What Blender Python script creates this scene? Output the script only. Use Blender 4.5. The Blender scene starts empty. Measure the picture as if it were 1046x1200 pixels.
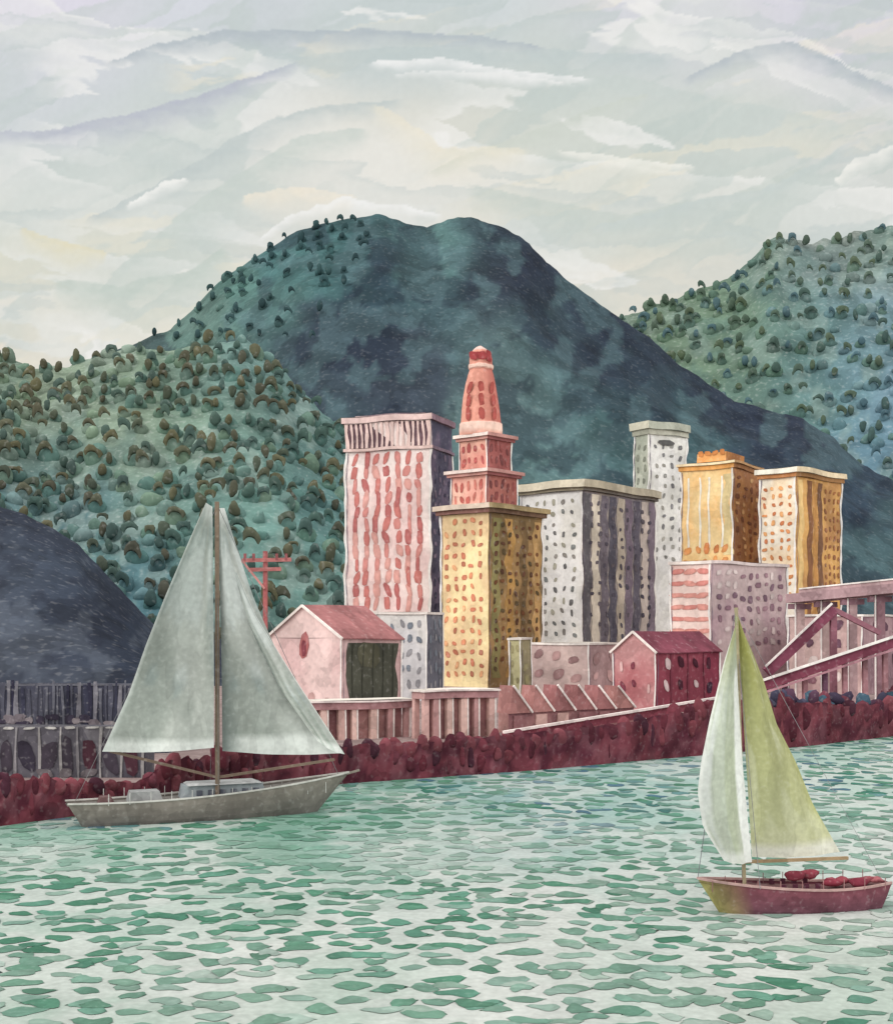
import bpy, bmesh, math, random
import numpy as np
from mathutils import Vector
random.seed(7); rng=np.random.default_rng(7)
sc=bpy.context.scene
H=20.0; F=1400.0; CX=523.0; HY=740.0      # eye height (m), focal length, principal column, horizon row in image pixels
def X(p,d): return (p-CX)/F*d               # image pixel column -> lateral metres at range d
def Z(q,d): return H+(HY-q)/F*d             # image pixel row -> height in metres at range d
GZ=2.5                                       # quay / town ground level
GAIN=1.0
def S(r,g,b,k=1.0):
    o=[]
    for c in (r,g,b):
        c/=255.0
        c=c/12.92 if c<=0.04045 else ((c+0.055)/1.055)**2.4
        o.append(min(0.88,c*GAIN*k))
    return np.array(o)
# ---------------------------------------------------------------- noise
def _h(ix,iy,s):
    v=np.sin(ix*127.1+iy*311.7+s*74.7)*43758.5453
    return v-np.floor(v)
def vn(x,y,s=0):
    x=np.asarray(x,float);y=np.asarray(y,float)
    ix=np.floor(x);iy=np.floor(y);fx=x-ix;fy=y-iy
    fx=fx*fx*(3-2*fx);fy=fy*fy*(3-2*fy)
    return (_h(ix,iy,s)*(1-fx)+_h(ix+1,iy,s)*fx)*(1-fy)+(_h(ix,iy+1,s)*(1-fx)+_h(ix+1,iy+1,s)*fx)*fy
def fbm(x,y,s=0,o=4):
    t=0;a=.5;n=0
    for i in range(o):
        t=t+a*vn(x,y,s+i*3.3);n+=a;a*=.5;x=np.asarray(x)*2.03+7.1;y=np.asarray(y)*2.03+3.7
    return t/n
def sst(a,b,x):
    t=np.clip((x-a)/(b-a),0,1);return t*t*(3-2*t)
def rbf(px,py,pts,sig):
    num=np.zeros(px.shape+(3,));den=np.zeros(px.shape)+1e-12
    for (a,b,c) in pts:
        w=np.exp(-((px-a)**2+(py-b)**2)/(2*sig*sig))+1e-9/(1+((px-a)**2+(py-b)**2)/1e4)
        num+=w[...,None]*S(*c);den+=w
    return num/den[...,None]
# ---------------------------------------------------------------- materials
_m={}
def paint(cell,rough=.85,var=.16,fleck=.12,streak=1.0):
    key=(round(cell,3),rough,var,fleck,streak)
    if key in _m:return _m[key]
    m=bpy.data.materials.new("wash_%g"%cell);m.use_nodes=True;nt=m.node_tree;N=nt.nodes;L=nt.links
    bs=N["Principled BSDF"];bs.inputs["Roughness"].default_value=rough
    bs.inputs["Specular IOR Level"].default_value=.1
    at=N.new("ShaderNodeAttribute");at.attribute_name="Col"
    ge=N.new("ShaderNodeNewGeometry")
    n1=N.new("ShaderNodeTexNoise");n1.inputs["Scale"].default_value=1/(cell*16);n1.inputs["Detail"].default_value=3;n1.inputs["Roughness"].default_value=.6
    n2=N.new("ShaderNodeTexNoise");n2.inputs["Scale"].default_value=1/(cell*1.8);n2.inputs["Detail"].default_value=1
    mp=N.new("ShaderNodeMapping");mp.inputs["Scale"].default_value=(1,1,streak)
    L.new(ge.outputs["Position"],mp.inputs["Vector"])
    L.new(mp.outputs[0],n1.inputs["Vector"]);L.new(ge.outputs["Position"],n2.inputs["Vector"])
    cr=N.new("ShaderNodeValToRGB");r=cr.color_ramp   # washes with drying edges
    st=[(.30,1-var*1.5),(.44,1-var*.8),(.455,1-var*1.2),(.47,1.0),(.57,1+var*.35),(.585,1-var*.1),(.60,1+var),(.75,1+var*1.3)]
    r.elements[0].position=st[0][0];r.elements[0].color=(st[0][1]/2,)*3+(1,);r.elements[1].position=st[-1][0];r.elements[1].color=(st[-1][1]/2,)*3+(1,)
    for p_,v_ in st[1:-1]:
        e_=r.elements.new(p_);e_.color=(v_/2,)*3+(1,)
    r2=N.new("ShaderNodeMapRange");r2.inputs["From Min"].default_value=.3;r2.inputs["From Max"].default_value=.7;r2.inputs["To Min"].default_value=1.84;r2.inputs["To Max"].default_value=2.16
    L.new(n1.outputs[0],cr.inputs[0]);L.new(n2.outputs[0],r2.inputs[0])
    mu=N.new("ShaderNodeMath");mu.operation='MULTIPLY';L.new(cr.outputs[0],mu.inputs[0]);L.new(r2.outputs[0],mu.inputs[1])
    vm=N.new("ShaderNodeVectorMath");vm.operation='SCALE';L.new(at.outputs["Color"],vm.inputs[0]);L.new(mu.outputs[0],vm.inputs["Scale"])
    r3=N.new("ShaderNodeMapRange");r3.inputs["From Min"].default_value=.6;r3.inputs["From Max"].default_value=.72;r3.inputs["To Max"].default_value=fleck
    L.new(n2.outputs[0],r3.inputs[0])
    mx=N.new("ShaderNodeMix");mx.data_type='RGBA';L.new(r3.outputs[0],mx.inputs[0]);L.new(vm.outputs[0],mx.inputs[6]);mx.inputs[7].default_value=(.65,.65,.64,1)
    L.new(mx.outputs[2],bs.inputs["Base Color"])
    _m[key]=m;return m
# ---------------------------------------------------------------- mesh builder
class MB:
    def __init__(s): s.v=[];s.f=[];s.c=[]
    def add(s,vs,fs,cs):
        o=len(s.v);s.v.extend([tuple(map(float,p)) for p in vs]);s.f.extend([tuple(i+o for i in f) for f in fs])
        if len(np.shape(cs))==1: cs=[cs]*len(vs)
        s.c.extend([tuple(map(float,c)) for c in cs])
    def box(s,c,e,n,w,dp,z0,z1,col,col2=None):
        c=np.array(c);p=[c,c+e*w,c+e*w+n*dp,c+n*dp]
        vs=[(q[0],q[1],z0) for q in p]+[(q[0],q[1],z1) for q in p]
        s.add(vs,[(0,1,5,4),(1,2,6,5),(2,3,7,6),(3,0,4,7),(4,5,6,7),(3,2,1,0)],col)
    def beam(s,p,q,w,h,col):
        p=Vector(p);q=Vector(q);d=(q-p).normalized();u=d.cross(Vector((0,0,1)));
        if u.length<1e-3:u=Vector((1,0,0))
        u.normalize();t=u.cross(d).normalized()
        vs=[]
        for r in (p,q):
            for a,b in((-1,-1),(1,-1),(1,1),(-1,1)):vs.append(r+u*a*w/2+t*b*h/2)
        s.add(vs,[(0,1,2,3),(7,6,5,4),(0,4,5,1),(1,5,6,2),(2,6,7,3),(3,7,4,0)],col)
def warp(V,amp):
    x,y,z=V[:,0],V[:,1],V[:,2]
    W=V.copy()
    W[:,0]+=amp*(np.sin(z/3.1+y/9)+.7*np.sin(z/5.7+x/4.3+1))
    W[:,1]+=amp*.5*np.sin(x/4.1+z/6)
    W[:,2]+=amp*(np.sin(x/3.3+1.3)+.6*np.sin(x/5.9+y/5))*np.clip((z-GZ)/6,0,1)
    return W
def finish(name,V,Fc,C,mat,parent,smooth):
    me=bpy.data.meshes.new(name);me.from_pydata(V.tolist() if hasattr(V,'tolist') else V,[],Fc.tolist() if hasattr(Fc,'tolist') else Fc)
    a=me.color_attributes.new("Col",'FLOAT_COLOR','POINT')
    CC=np.ones((len(V),4));CC[:,:3]=C;a.data.foreach_set("color",CC.ravel())
    if smooth:me.polygons.foreach_set("use_smooth",[True]*len(me.polygons))
    me.materials.append(mat);o=bpy.data.objects.new(name,me);sc.collection.objects.link(o)
    if parent:o.parent=parent
    return o
def mk(name,mb,mat,parent=None,smooth=False,amp=0):
    V=np.array(mb.v)
    if amp:V=warp(V,amp)
    return finish(name,V,mb.f,np.array(mb.c),mat,parent,smooth)
def empty(name):
    e=bpy.data.objects.new(name,None);sc.collection.objects.link(e);return e
def gridmesh(name,P,C,mat,smooth=True,parent=None):
    n,m=P.shape[:2];idx=np.arange(n*m).reshape(n,m)
    f=np.stack([idx[:-1,:-1],idx[:-1,1:],idx[1:,1:],idx[1:,:-1]],-1).reshape(-1,4)
    return finish(name,P.reshape(-1,3),f,C.reshape(-1,3),mat,parent,smooth)
# ---------------------------------------------------------------- world & sun
w=bpy.data.worlds.new("World");sc.world=w;w.use_nodes=True;nt=w.node_tree
bg=nt.nodes["Background"];sky=nt.nodes.new("ShaderNodeTexSky");sky.sky_type='NISHITA';sky.sun_disc=False
SAZ=math.radians(-128);SEL=math.radians(38)
sky.sun_elevation=SEL;sky.sun_rotation=SAZ%(2*math.pi)
mx=nt.nodes.new("ShaderNodeMix");mx.data_type='RGBA';mx.inputs[0].default_value=.92
nt.links.new(sky.outputs[0],mx.inputs[6]);mx.inputs[7].default_value=(9.8,9.5,9.2,1)
nt.links.new(mx.outputs[2],bg.inputs[0]);bg.inputs[1].default_value=.15
sl=bpy.data.lights.new("sun",'SUN');sl.energy=.9;sl.angle=math.radians(25);sl.color=(1,.95,.88)
so=bpy.data.objects.new("sun",sl);sc.collection.objects.link(so)
sd=Vector((math.sin(SAZ)*math.cos(SEL),math.cos(SAZ)*math.cos(SEL),math.sin(SEL)))
so.rotation_euler=sd.to_track_quat('Z','Y').to_euler()
cam=bpy.data.cameras.new("camera");co=bpy.data.objects.new("camera",cam);sc.collection.objects.link(co)
co.location=(0,0,H);co.rotation_euler=(math.radians(90),0,0)
cam.sensor_fit='VERTICAL';cam.sensor_height=36;cam.lens=36*F/1200;cam.shift_y=140/1200;cam.clip_end=40000;cam.clip_start=.5
sc.camera=co
sc.view_settings.view_transform='Standard';sc.view_settings.look='None';sc.view_settings.exposure=0
# ---------------------------------------------------------------- sky backdrop
def polyd(px,py,pts):
    best=np.full(px.shape,1e9);sg=np.zeros(px.shape);tt=np.zeros(px.shape);n=len(pts)-1
    for i in range(n):
        ax,ay=pts[i];bx,by=pts[i+1];dx,dy=bx-ax,by-ay;l=dx*dx+dy*dy
        t=np.clip(((px-ax)*dx+(py-ay)*dy)/l,0,1)
        ex=px-ax-t*dx;ey=py-ay-t*dy;d=np.hypot(ex,ey);k=d<best
        best=np.where(k,d,best);sg=np.where(k,np.sign(dx*ey-dy*ex),sg);tt=np.where(k,(i+t)/n,tt)
    return best,sg,tt
def skycol(px,py):
    wx=(fbm(px/110,py/70,1)-.5)*50;wy=(fbm(px/130,py/60,2)-.5)*36
    ux=px+wx+(fbm(px/12,py/8,21,3)-.5)*9;uy=py+wy+(fbm(px/12,py/8,22,3)-.5)*7
    P=[(60,30,(222,219,230)),(250,20,(216,218,226)),(500,10,(214,219,222)),(750,15,(217,216,225)),(980,40,(213,210,225)),
       (60,120,(212,216,222)),(250,100,(204,212,213)),(500,60,(200,210,210)),(700,80,(208,215,212)),(900,120,(212,216,211)),(1030,150,(224,222,220)),
       (60,210,(216,220,219)),(200,200,(211,216,212)),(350,160,(224,224,217)),(520,150,(232,227,214)),(700,150,(220,221,211)),(880,190,(215,219,212)),(1020,240,(216,218,212)),
       (50,290,(224,222,204)),(150,320,(202,210,203)),(240,270,(213,217,210)),(350,235,(232,226,214)),(520,220,(222,221,212)),(680,240,(211,216,208)),(830,290,(220,219,209)),(950,260,(206,213,208)),
       (50,380,(235,227,213)),(150,380,(233,226,212)),(700,320,(229,223,211)),(760,340,(234,227,212)),(450,245,(233,231,224)),(850,320,(229,224,213))]
    c=rbf(ux,uy,P,52)
    for i,(ang,sx,sy,th,col,al) in enumerate([(-.4,420,80,.52,(188,200,197),.5),(.12,460,70,.55,(240,239,235),.65),(-.55,380,75,.54,(194,205,200),.5),(.28,300,60,.57,(241,240,237),.65),(-.2,330,60,.58,(236,229,210),.45),(.05,260,44,.6,(190,201,200),.4)]):
        ca,sa=math.cos(ang),math.sin(ang)
        a=(ux*ca+uy*sa)/sx;b=(-ux*sa+uy*ca)/sy
        n=fbm(a,b,30+i*5,5)
        edge=sst(th-.008,th+.012,n)*(1-.5*sst(th+.01,th+.12,n))
        k=edge*al*sst(.3,.6,vn(ux/150,uy/110,60+i)+.15)
        c=c*(1-k[...,None])+S(*col)*k[...,None]
    ST=[([(-40,150),(60,155),(150,145),(230,120),(300,90),(350,70)],11,(186,190,202),.85),
        ([(120,80),(180,58),(240,45),(330,36),(450,36),(560,44),(650,64)],9,(182,191,197),.85),
        ([(290,66),(450,66),(600,74),(790,66)],26,(192,203,203),.6),
        ([(430,74),(520,72),(600,90),(700,96)],8,(242,242,240),.8),
        ([(460,86),(560,88),(680,104)],5,(240,240,238),.6),
        ([(100,262),(190,215),(270,165),(370,125),(480,118)],12,(194,203,202),.75),
        ([(110,350),(180,290),(260,225),(350,165),(430,150)],22,(201,210,204),.7),
        ([(60,335),(140,345),(220,330),(270,290)],26,(194,205,197),.7),
        ([(150,240),(190,215),(215,208)],6,(243,241,237),.85),
        ([(790,95),(860,68),(920,55),(980,76),(1060,108)],11,(186,194,199),.85),
        ([(820,110),(900,82),(990,98),(1070,135)],14,(226,226,226),.5),
        ([(600,120),(720,95),(850,130),(1000,150)],18,(200,209,205),.6),
        ([(540,215),(650,250),(740,265),(860,240),(960,190)],28,(198,207,200),.65),
        ([(690,270),(780,250),(900,225),(1000,170)],11,(200,209,206),.7),
        ([(840,270),(900,300),(970,290),(1060,250)],14,(203,211,207),.6),
        ([(650,172),(740,190),(820,195)],7,(242,240,232),.75),
        ([(500,200),(600,165),(700,130),(760,110)],9,(206,212,203),.7),
        ([(980,215),(1010,190),(1050,175)],9,(242,240,234),.8),
        ([(20,270),(80,290),(130,297)],13,(226,220,194),.8),
        ([(280,235),(340,222),(420,228)],13,(239,231,215),.8),
        ([(300,282),(340,250),(400,228),(460,236),(520,252)],6,(244,242,239),.8),
        ([(430,120),(520,180),(620,172)],15,(237,230,211),.6)]
    for i,(pts,wd,col,al) in enumerate(ST):
        d,sg,t=polyd(px+wx*.5+(ux-px-wx)*.8,py+wy*.5+(uy-py-wy)*.8,pts)
        tap=.35+.65*np.sin(math.pi*np.clip(t,0,1))
        lo=sg>0
        kc=1-sst(wd*.45*tap,wd*.56*tap,d);ks=np.clip(1-d/(wd*2.6*tap),0,1)**1.2
        k=np.where(lo,ks,kc)*al*sst(0,.05,t)*sst(0,.05,1-t)*(.6+.7*(fbm(px/16,py/6,90+i,3)))
        k=np.clip(k,0,1)
        c=c*(1-k[...,None])+S(*col)*k[...,None]
    g=(fbm(px/5,py/5,5,3)-.5)*.055
    return np.clip(c*(1+g[...,None]),0,1)
azs=np.radians(np.concatenate([np.linspace(-62,-23,40,endpoint=False),np.linspace(-23,23,620),np.linspace(23,62,41)[1:]]))
els=np.radians(np.concatenate([np.linspace(-2,30,420),np.linspace(30,68,40)[1:]]))
E,A=np.meshgrid(els,azs,indexing='ij');R=14000
P=np.stack([R*np.sin(A)*np.cos(E),R*np.cos(A)*np.cos(E),H+R*np.sin(E)],-1)
spx=CX+F*np.tan(A);spy=np.maximum(HY-F*np.tan(E)/np.cos(A),-900)
sm=bpy.data.materials.new("sky_wash");sm.use_nodes=True;n=sm.node_tree;n.nodes.clear()
o_=n.nodes.new("ShaderNodeOutputMaterial");em=n.nodes.new("ShaderNodeEmission");at=n.nodes.new("ShaderNodeAttribute");at.attribute_name="Col"
n.links.new(at.outputs["Color"],em.inputs[0]);n.links.new(em.outputs[0],o_.inputs[0])
sm.cycles.emission_sampling='NONE'
gridmesh("sky",P,skycol(spx,spy),sm)
# ---------------------------------------------------------------- water
KW=.66;KB=.76
xs=np.concatenate([[-14000,-5000,-1500,-500,-250],np.arange(-150,151,1.5),[250,500,1500,5000,14000]])
ys=np.concatenate([[-14000,-3000,-600,-100,0],np.arange(36,300,1.2),[400,800,2000,6000,13000]])
YY,XX=np.meshgrid(ys,xs,indexing='ij')
WP=[(100,985,(150,188,174)),(300,965,(126,172,154)),(450,945,(124,174,160)),(600,925,(150,186,184)),(760,910,(158,194,189)),(960,885,(160,198,186)),(980,940,(200,218,210)),(780,960,(180,207,198)),
    (200,1040,(206,218,211)),(500,1010,(200,215,208)),(500,1060,(220,225,221)),(800,1040,(218,224,220)),(1020,1000,(208,220,214)),(60,1110,(200,214,205)),(300,1120,(216,223,217)),(600,1110,(220,225,220)),(900,1110,(216,223,217)),
    (100,1185,(176,199,186)),(400,1190,(190,208,197)),(700,1190,(200,213,205)),(980,1190,(194,209,199))]
def watercol(XX,YY):
    yy=np.maximum(YY,30);px=CX+F*XX/yy;py=HY+F*H/yy
    cx=px+(fbm(XX/9,YY/9,3)-.5)*120;cy=py+(fbm(XX/8,YY/12,4)-.5)*50
    C=rbf(np.clip(cx,-200,1250),np.clip(cy,850,1260),WP,60)
    k=sst(.5,.58,fbm(XX/6,YY/9,9))*.45;return (C*(1-k[...,None])+S(230,232,229)*k[...,None])*KB
WC=watercol(XX,YY)
water=empty("water")
gridmesh("surface",np.stack([XX,YY,.02*(fbm(XX/4,YY/4,8)-.5)-.01],-1),WC,paint(.28,rough=.6,var=.06,fleck=.1),parent=water)
mb=MB()
cols=[(92,152,126),(106,164,142),(124,172,152),(80,140,114),(142,182,166),(100,158,132),(116,162,142),(86,146,122)]
colf=[(84,126,146),(72,128,124),(90,148,134),(64,136,116),(112,160,160)]
y=52.0
while y<250:
    dy=2.2+(y-60)*.022
    x=-.45*y-20-random.random()*3
    while x<.45*y+24:
        wd=random.uniform(.55,1.3)*(1+(y-60)*.003);jy=random.uniform(-.4,.4)*dy
        cx_,cy_=x+random.uniform(-.4,.4),y+jy
        hh=dy*random.uniform(.19,.34);cur=random.uniform(-.7,.7)*hh;tl=random.uniform(-.5,.5)*hh
        pyy=HY+F*H/cy_;pxx=CX+F*cx_/cy_
        far=pyy<955+25*math.sin(pxx/90)
        c=S(*random.choice(colf if far and random.random()<.5 else cols))*KW
        wc=WC[5+min(219,max(0,int((cy_-36)/1.2))),5+min(200,max(0,int((cx_+150)/1.5)))]
        pale=float(np.clip((fbm(cx_/14,cy_/22,44,3)-.42)*1.5,0,.5))+(.3 if random.random()<.18 else 0)
        c=c*(1-pale)+wc*pale
        z0=.012+.00008*(len(mb.v)%311)
        if random.random()<.93:
            vs=[];cs=[];T=11;SS=[-1,-.75,0,.75,1];j1,j2=random.random()*6,random.random()*6;sk=random.uniform(-.5,.5)
            for i in range(T):
                t=-1+2*i/(T-1);hw=hh*max(0,1-abs(t)**2.6)**.5*(1+.22*math.sin(3.3*t+j1)+sk*t*.6)
                for s_ in SS:
                    vs.append((cx_+t*wd+.12*math.sin(s_*3+j2),cy_+cur*(1-t*t)+tl*t+.12*hh*math.sin(5*t+j2)+s_*hw,z0+.006*(1-s_*s_)*(1-t*t)))
                    e=max(abs(s_),abs(t)**3)
                    cs.append(np.clip(c*(1.06-.12*e**3+ .22*t*sk),0,.9))
            fs=[(i*5+j,(i+1)*5+j,(i+1)*5+j+1,i*5+j+1) for i in range(T-1) for j in range(4)]
            mb.add(vs,fs,cs)
        x+=wd*2*random.uniform(1.04,1.5)+.15
    y+=dy*.6
mk("wavelets",mb,paint(.25,rough=.6,var=.12,fleck=.08),water,smooth=True)
# ---------------------------------------------------------------- land
Q=[(-600,80),(-120,100),(-60,116),(-46,123),(-30,141),(-13.8,157),(12,172),(41,193),(62,208),(86,229),(150,275),(600,520)]
mb=MB();v=[];
for q in Q:v.append((q[0],q[1],-1))
for q in Q:v.append((q[0],q[1],GZ))
n_=len(Q)
for i in range(n_-1):mb.add([v[i],v[i+1],v[n_+i+1],v[n_+i]],[(0,1,2,3)],S(100,52,60))
top=[(q[0],q[1],GZ) for q in Q]+[(13000,2000,GZ),(9000,13000,GZ),(-9000,13000,GZ),(-13000,300,GZ)]
mb.add(top,[tuple(range(len(top)))],S(150,132,130))
mk("ground",mb,paint(.5))
# ---------------------------------------------------------------- hills
KH=.88
def interp(pts,x):
    a=np.array(pts,float);return np.interp(x,a[:,0],a[:,1])
class Hill:
    def __init__(s,ridge,df,dr,db,rel,rough,seed):
        s.r=ridge;s.df=df;s.dr=dr;s.db=db;s.rel=rel;s.rough=rough;s.seed=seed
    def pos(s,p,t):
        p=np.asarray(p,float);t=np.asarray(t,float)
        ry=interp(s.r,p)+(fbm(p/13,p*0,s.seed,3)-.5)*s.rough
        ry=np.minimum(ry,HY+8)
        hr=np.maximum((HY-ry)/F*s.dr+H-GZ,2)
        f=np.clip(t,0,1);d=s.df+(s.dr-s.df)*f+np.maximum(t-1,0)*(s.db-s.dr)
        prof=np.where(t<=1,f**.85,np.cos(np.clip(t-1,0,1)*math.pi/2))
        x=(p-CX)/F*d
        rl=(fbm(x/(s.dr*.12),d/(s.dr*.12),s.seed+5,4)-.5)*s.rel*np.clip(f*(1-f)*4,0,1)*np.where(t<=1,1,0)*np.minimum(1,hr/120)
        return np.stack([x,d,GZ-.5+hr*prof+rl],-1)
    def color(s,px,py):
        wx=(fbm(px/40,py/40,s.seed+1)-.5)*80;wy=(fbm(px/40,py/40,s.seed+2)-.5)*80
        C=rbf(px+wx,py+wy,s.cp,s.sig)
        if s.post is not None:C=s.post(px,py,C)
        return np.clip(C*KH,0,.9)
    def build(s,name,p0,p1,step,colpts,sig,mat,post=None,nt_=80):
        s.cp=colpts;s.sig=sig;s.post=post
        p=np.arange(p0,p1+step,step);t=np.concatenate([np.linspace(0,1,nt_),np.linspace(1,2,12)[1:]])
        T,Pp=np.meshgrid(t,p,indexing='ij');V=s.pos(Pp,T)
        px=CX+F*V[...,0]/V[...,1];py=HY-F*(V[...,2]-H)/V[...,1]
        return gridmesh(name,V,s.color(px,py),mat)
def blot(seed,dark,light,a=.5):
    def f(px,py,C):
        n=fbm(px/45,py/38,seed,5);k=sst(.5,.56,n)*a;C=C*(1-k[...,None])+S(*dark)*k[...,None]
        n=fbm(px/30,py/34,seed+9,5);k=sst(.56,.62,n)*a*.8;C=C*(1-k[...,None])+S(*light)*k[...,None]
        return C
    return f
hr_=Hill([(600,440),(700,390),(740,366),(790,352),(830,335),(870,315),(900,282),(915,278),(950,285),(990,275),(1046,265),(1150,240),(1300,300),(1500,420)],1900,2700,3500,130,10,11)
hr_.build("distant_hill",600,1500,4,[(760,375,(100,120,104)),(830,360,(116,140,120)),(900,310,(108,136,122)),(850,420,(108,132,112)),(960,300,(144,142,138)),(1030,290,(136,154,144)),(930,400,(96,128,122)),(970,350,(108,142,152)),(1030,400,(124,150,164)),(970,450,(104,140,146)),(1035,470,(118,150,166)),(1020,530,(98,130,146)),(900,460,(106,130,118))],38,paint(4.5,var=.14,fleck=.15),blot(70,(82,112,110),(148,166,158),.4))
mm=Hill([(-100,520),(60,440),(150,405),(200,385),(225,365),(250,335),(300,300),(350,270),(400,256),(450,251),(475,262),(500,266),(525,256),(550,253),(590,266),(620,285),(640,308),(700,355),(760,395),(800,430),(860,470),(940,490),(975,512),(1010,545),(1046,562),(1150,640),(1300,735)],1050,1600,2300,110,5,23)
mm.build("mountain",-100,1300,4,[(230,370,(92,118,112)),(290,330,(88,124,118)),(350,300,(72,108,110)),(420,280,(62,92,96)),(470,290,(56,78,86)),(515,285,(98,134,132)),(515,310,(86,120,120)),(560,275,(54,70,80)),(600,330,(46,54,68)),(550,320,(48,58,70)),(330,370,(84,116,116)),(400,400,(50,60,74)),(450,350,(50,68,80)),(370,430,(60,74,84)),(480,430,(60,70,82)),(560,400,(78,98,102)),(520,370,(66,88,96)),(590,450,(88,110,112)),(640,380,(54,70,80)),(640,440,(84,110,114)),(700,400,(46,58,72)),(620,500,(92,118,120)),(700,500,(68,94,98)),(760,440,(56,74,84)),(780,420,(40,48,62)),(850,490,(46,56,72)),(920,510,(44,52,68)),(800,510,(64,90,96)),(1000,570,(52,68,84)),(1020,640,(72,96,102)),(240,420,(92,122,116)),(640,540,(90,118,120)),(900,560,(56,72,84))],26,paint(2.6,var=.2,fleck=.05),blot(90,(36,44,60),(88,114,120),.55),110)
lh=Hill([(-250,470),(-60,425),(0,418),(40,432),(75,430),(130,412),(165,405),(200,412),(240,402),(290,398),(325,425),(350,455),(385,488),(410,520),(440,600),(470,700),(520,748)],620,900,1250,45,8,37)
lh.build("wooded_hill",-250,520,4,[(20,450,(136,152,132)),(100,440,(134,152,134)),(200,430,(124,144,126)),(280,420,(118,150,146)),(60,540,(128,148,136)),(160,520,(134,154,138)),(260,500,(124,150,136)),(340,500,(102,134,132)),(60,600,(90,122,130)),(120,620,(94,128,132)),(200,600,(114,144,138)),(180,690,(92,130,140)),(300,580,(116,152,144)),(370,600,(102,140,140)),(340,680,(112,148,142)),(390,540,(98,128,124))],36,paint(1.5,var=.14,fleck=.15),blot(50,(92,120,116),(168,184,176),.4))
dh=Hill([(-250,520),(-60,565),(0,592),(30,602),(60,618),(90,636),(115,660),(150,700),(185,735),(230,752),(280,760)],380,560,760,14,5,53)
dh.build("headland",-250,280,4,[(20,620,(58,66,80)),(60,680,(64,74,90)),(100,700,(50,58,72)),(20,730,(78,86,100)),(120,740,(44,52,68)),(60,780,(68,74,86)),(170,740,(46,54,70))],36,paint(1.6,var=.2,fleck=.08),blot(61,(38,42,56),(96,104,116),.45))
# foliage masses
bm=bmesh.new();bmesh.ops.create_icosphere(bm,subdivisions=2,radius=1);IV=np.array([v.co[:] for v in bm.verts]);IFa=np.array([tuple(v.index for v in f.verts) for f in bm.faces]);bm.free()
def archtpl():
    vs=[];fs=[];n=8;m=6
    for i in range(n+1):
        u=i/n;a=math.radians(-25+210*u);th=.06+.36*math.sin(math.pi*min(1,u*1.05))**.7
        for j in range(m):
            b=2*math.pi*j/m;r=.72+th*math.cos(b);vs.append((r*math.cos(a),th*.7*math.sin(b),r*math.sin(a)))
    for i in range(n):
        for j in range(m):
            a=i*m+j;b=i*m+(j+1)%m;fs.append((a,b,b+m));fs.append((a,b+m,a+m))
    return np.array(vs),np.array(fs)
AV,AF=archtpl()
class Bulk:
    def __init__(s):s.V=[];s.Fc=[];s.C=[];s.n=0
    def put(s,TV,TF,c,r,col,j,cv=.1):
        ph=rng.random(3)*6
        k=1+j*(np.sin(TV[:,0]*2.3+ph[0])*np.sin(TV[:,2]*2.1+ph[1])+.5*np.sin(TV[:,1]*3+TV[:,2]*3.7+ph[2]))
        V=TV*k[:,None]*np.array(r)+np.array(c)
        s.V.append(V);s.Fc.append(TF+s.n);s.n+=len(TV)
        sh=1+cv*(rng.random(len(TV))*2-1);s.C.append(np.clip(np.outer(sh,col),0,.9))
    def blob(s,c,r,col,j=.18,cv=.1):s.put(IV,IFa,c,r,col,j,cv)
    def arch(s,c,r,col,flip=1,j=.2):
        T=AV.copy();T[:,0]*=flip;s.put(T,AF,c,r,col,j)
    def make(s,name,mat,parent=None,smooth=True):
        return finish(name,np.concatenate(s.V),np.concatenate(s.Fc),np.concatenate(s.C),mat,parent,smooth)
def forest(hill,name,p0,p1,sp,rows,size,darks,mat,keep=None,dprob=.85,gprob=.8,gr=None):
    B=Bulk();pts=[]
    for r in range(rows):
        t=(r+.5)/rows
        for p in np.arange(p0+(r%2)*sp/2,p1,sp):
            pts.append((p+random.uniform(-.35,.35)*sp,min(.995,max(.02,t+random.uniform(-.35,.35)/rows))))
    pts=np.array(pts);V=hill.pos(pts[:,0],pts[:,1]);qx=CX+F*V[:,0]/V[:,1];qy=HY-F*(V[:,2]-H)/V[:,1]
    C=hill.color(qx,qy);Cl=hill.color(qx+9,qy-9)
    for i in range(len(V)):
        if keep and not keep(qx[i],qy[i]):continue
        v=V[i];s_=size*random.uniform(.75,1.25)
        if random.random()<gprob:
            gc=(C[i]*.6+Cl[i]*.4)*random.uniform(.72,1.15)
            if gr and random.random()<.5:gc=gc*.5+S(*random.choice(gr))*KH*.5
            B.blob((v[0],v[1],v[2]+s_*.14),(s_*random.uniform(.42,.62),s_*.3,s_*random.uniform(.4,.62)),gc,.14,.08)
        if random.random()<dprob:  # dark dabs over the crowns: shade side of the trees painted in
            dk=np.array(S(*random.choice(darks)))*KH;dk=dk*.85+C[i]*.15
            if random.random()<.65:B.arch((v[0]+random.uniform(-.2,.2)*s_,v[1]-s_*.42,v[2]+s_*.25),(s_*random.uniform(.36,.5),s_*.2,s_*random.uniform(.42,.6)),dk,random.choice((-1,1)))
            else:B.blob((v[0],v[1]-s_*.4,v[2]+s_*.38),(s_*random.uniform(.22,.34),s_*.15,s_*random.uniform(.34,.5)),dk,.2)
    return B.make(name,mat)
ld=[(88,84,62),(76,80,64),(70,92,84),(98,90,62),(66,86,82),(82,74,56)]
forest(lh,"hillside_trees",-60,440,20,22,10.2,ld,paint(1.5,var=.14,fleck=.12),gr=[(104,140,120),(92,134,126),(120,144,116),(84,124,116)])
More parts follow.
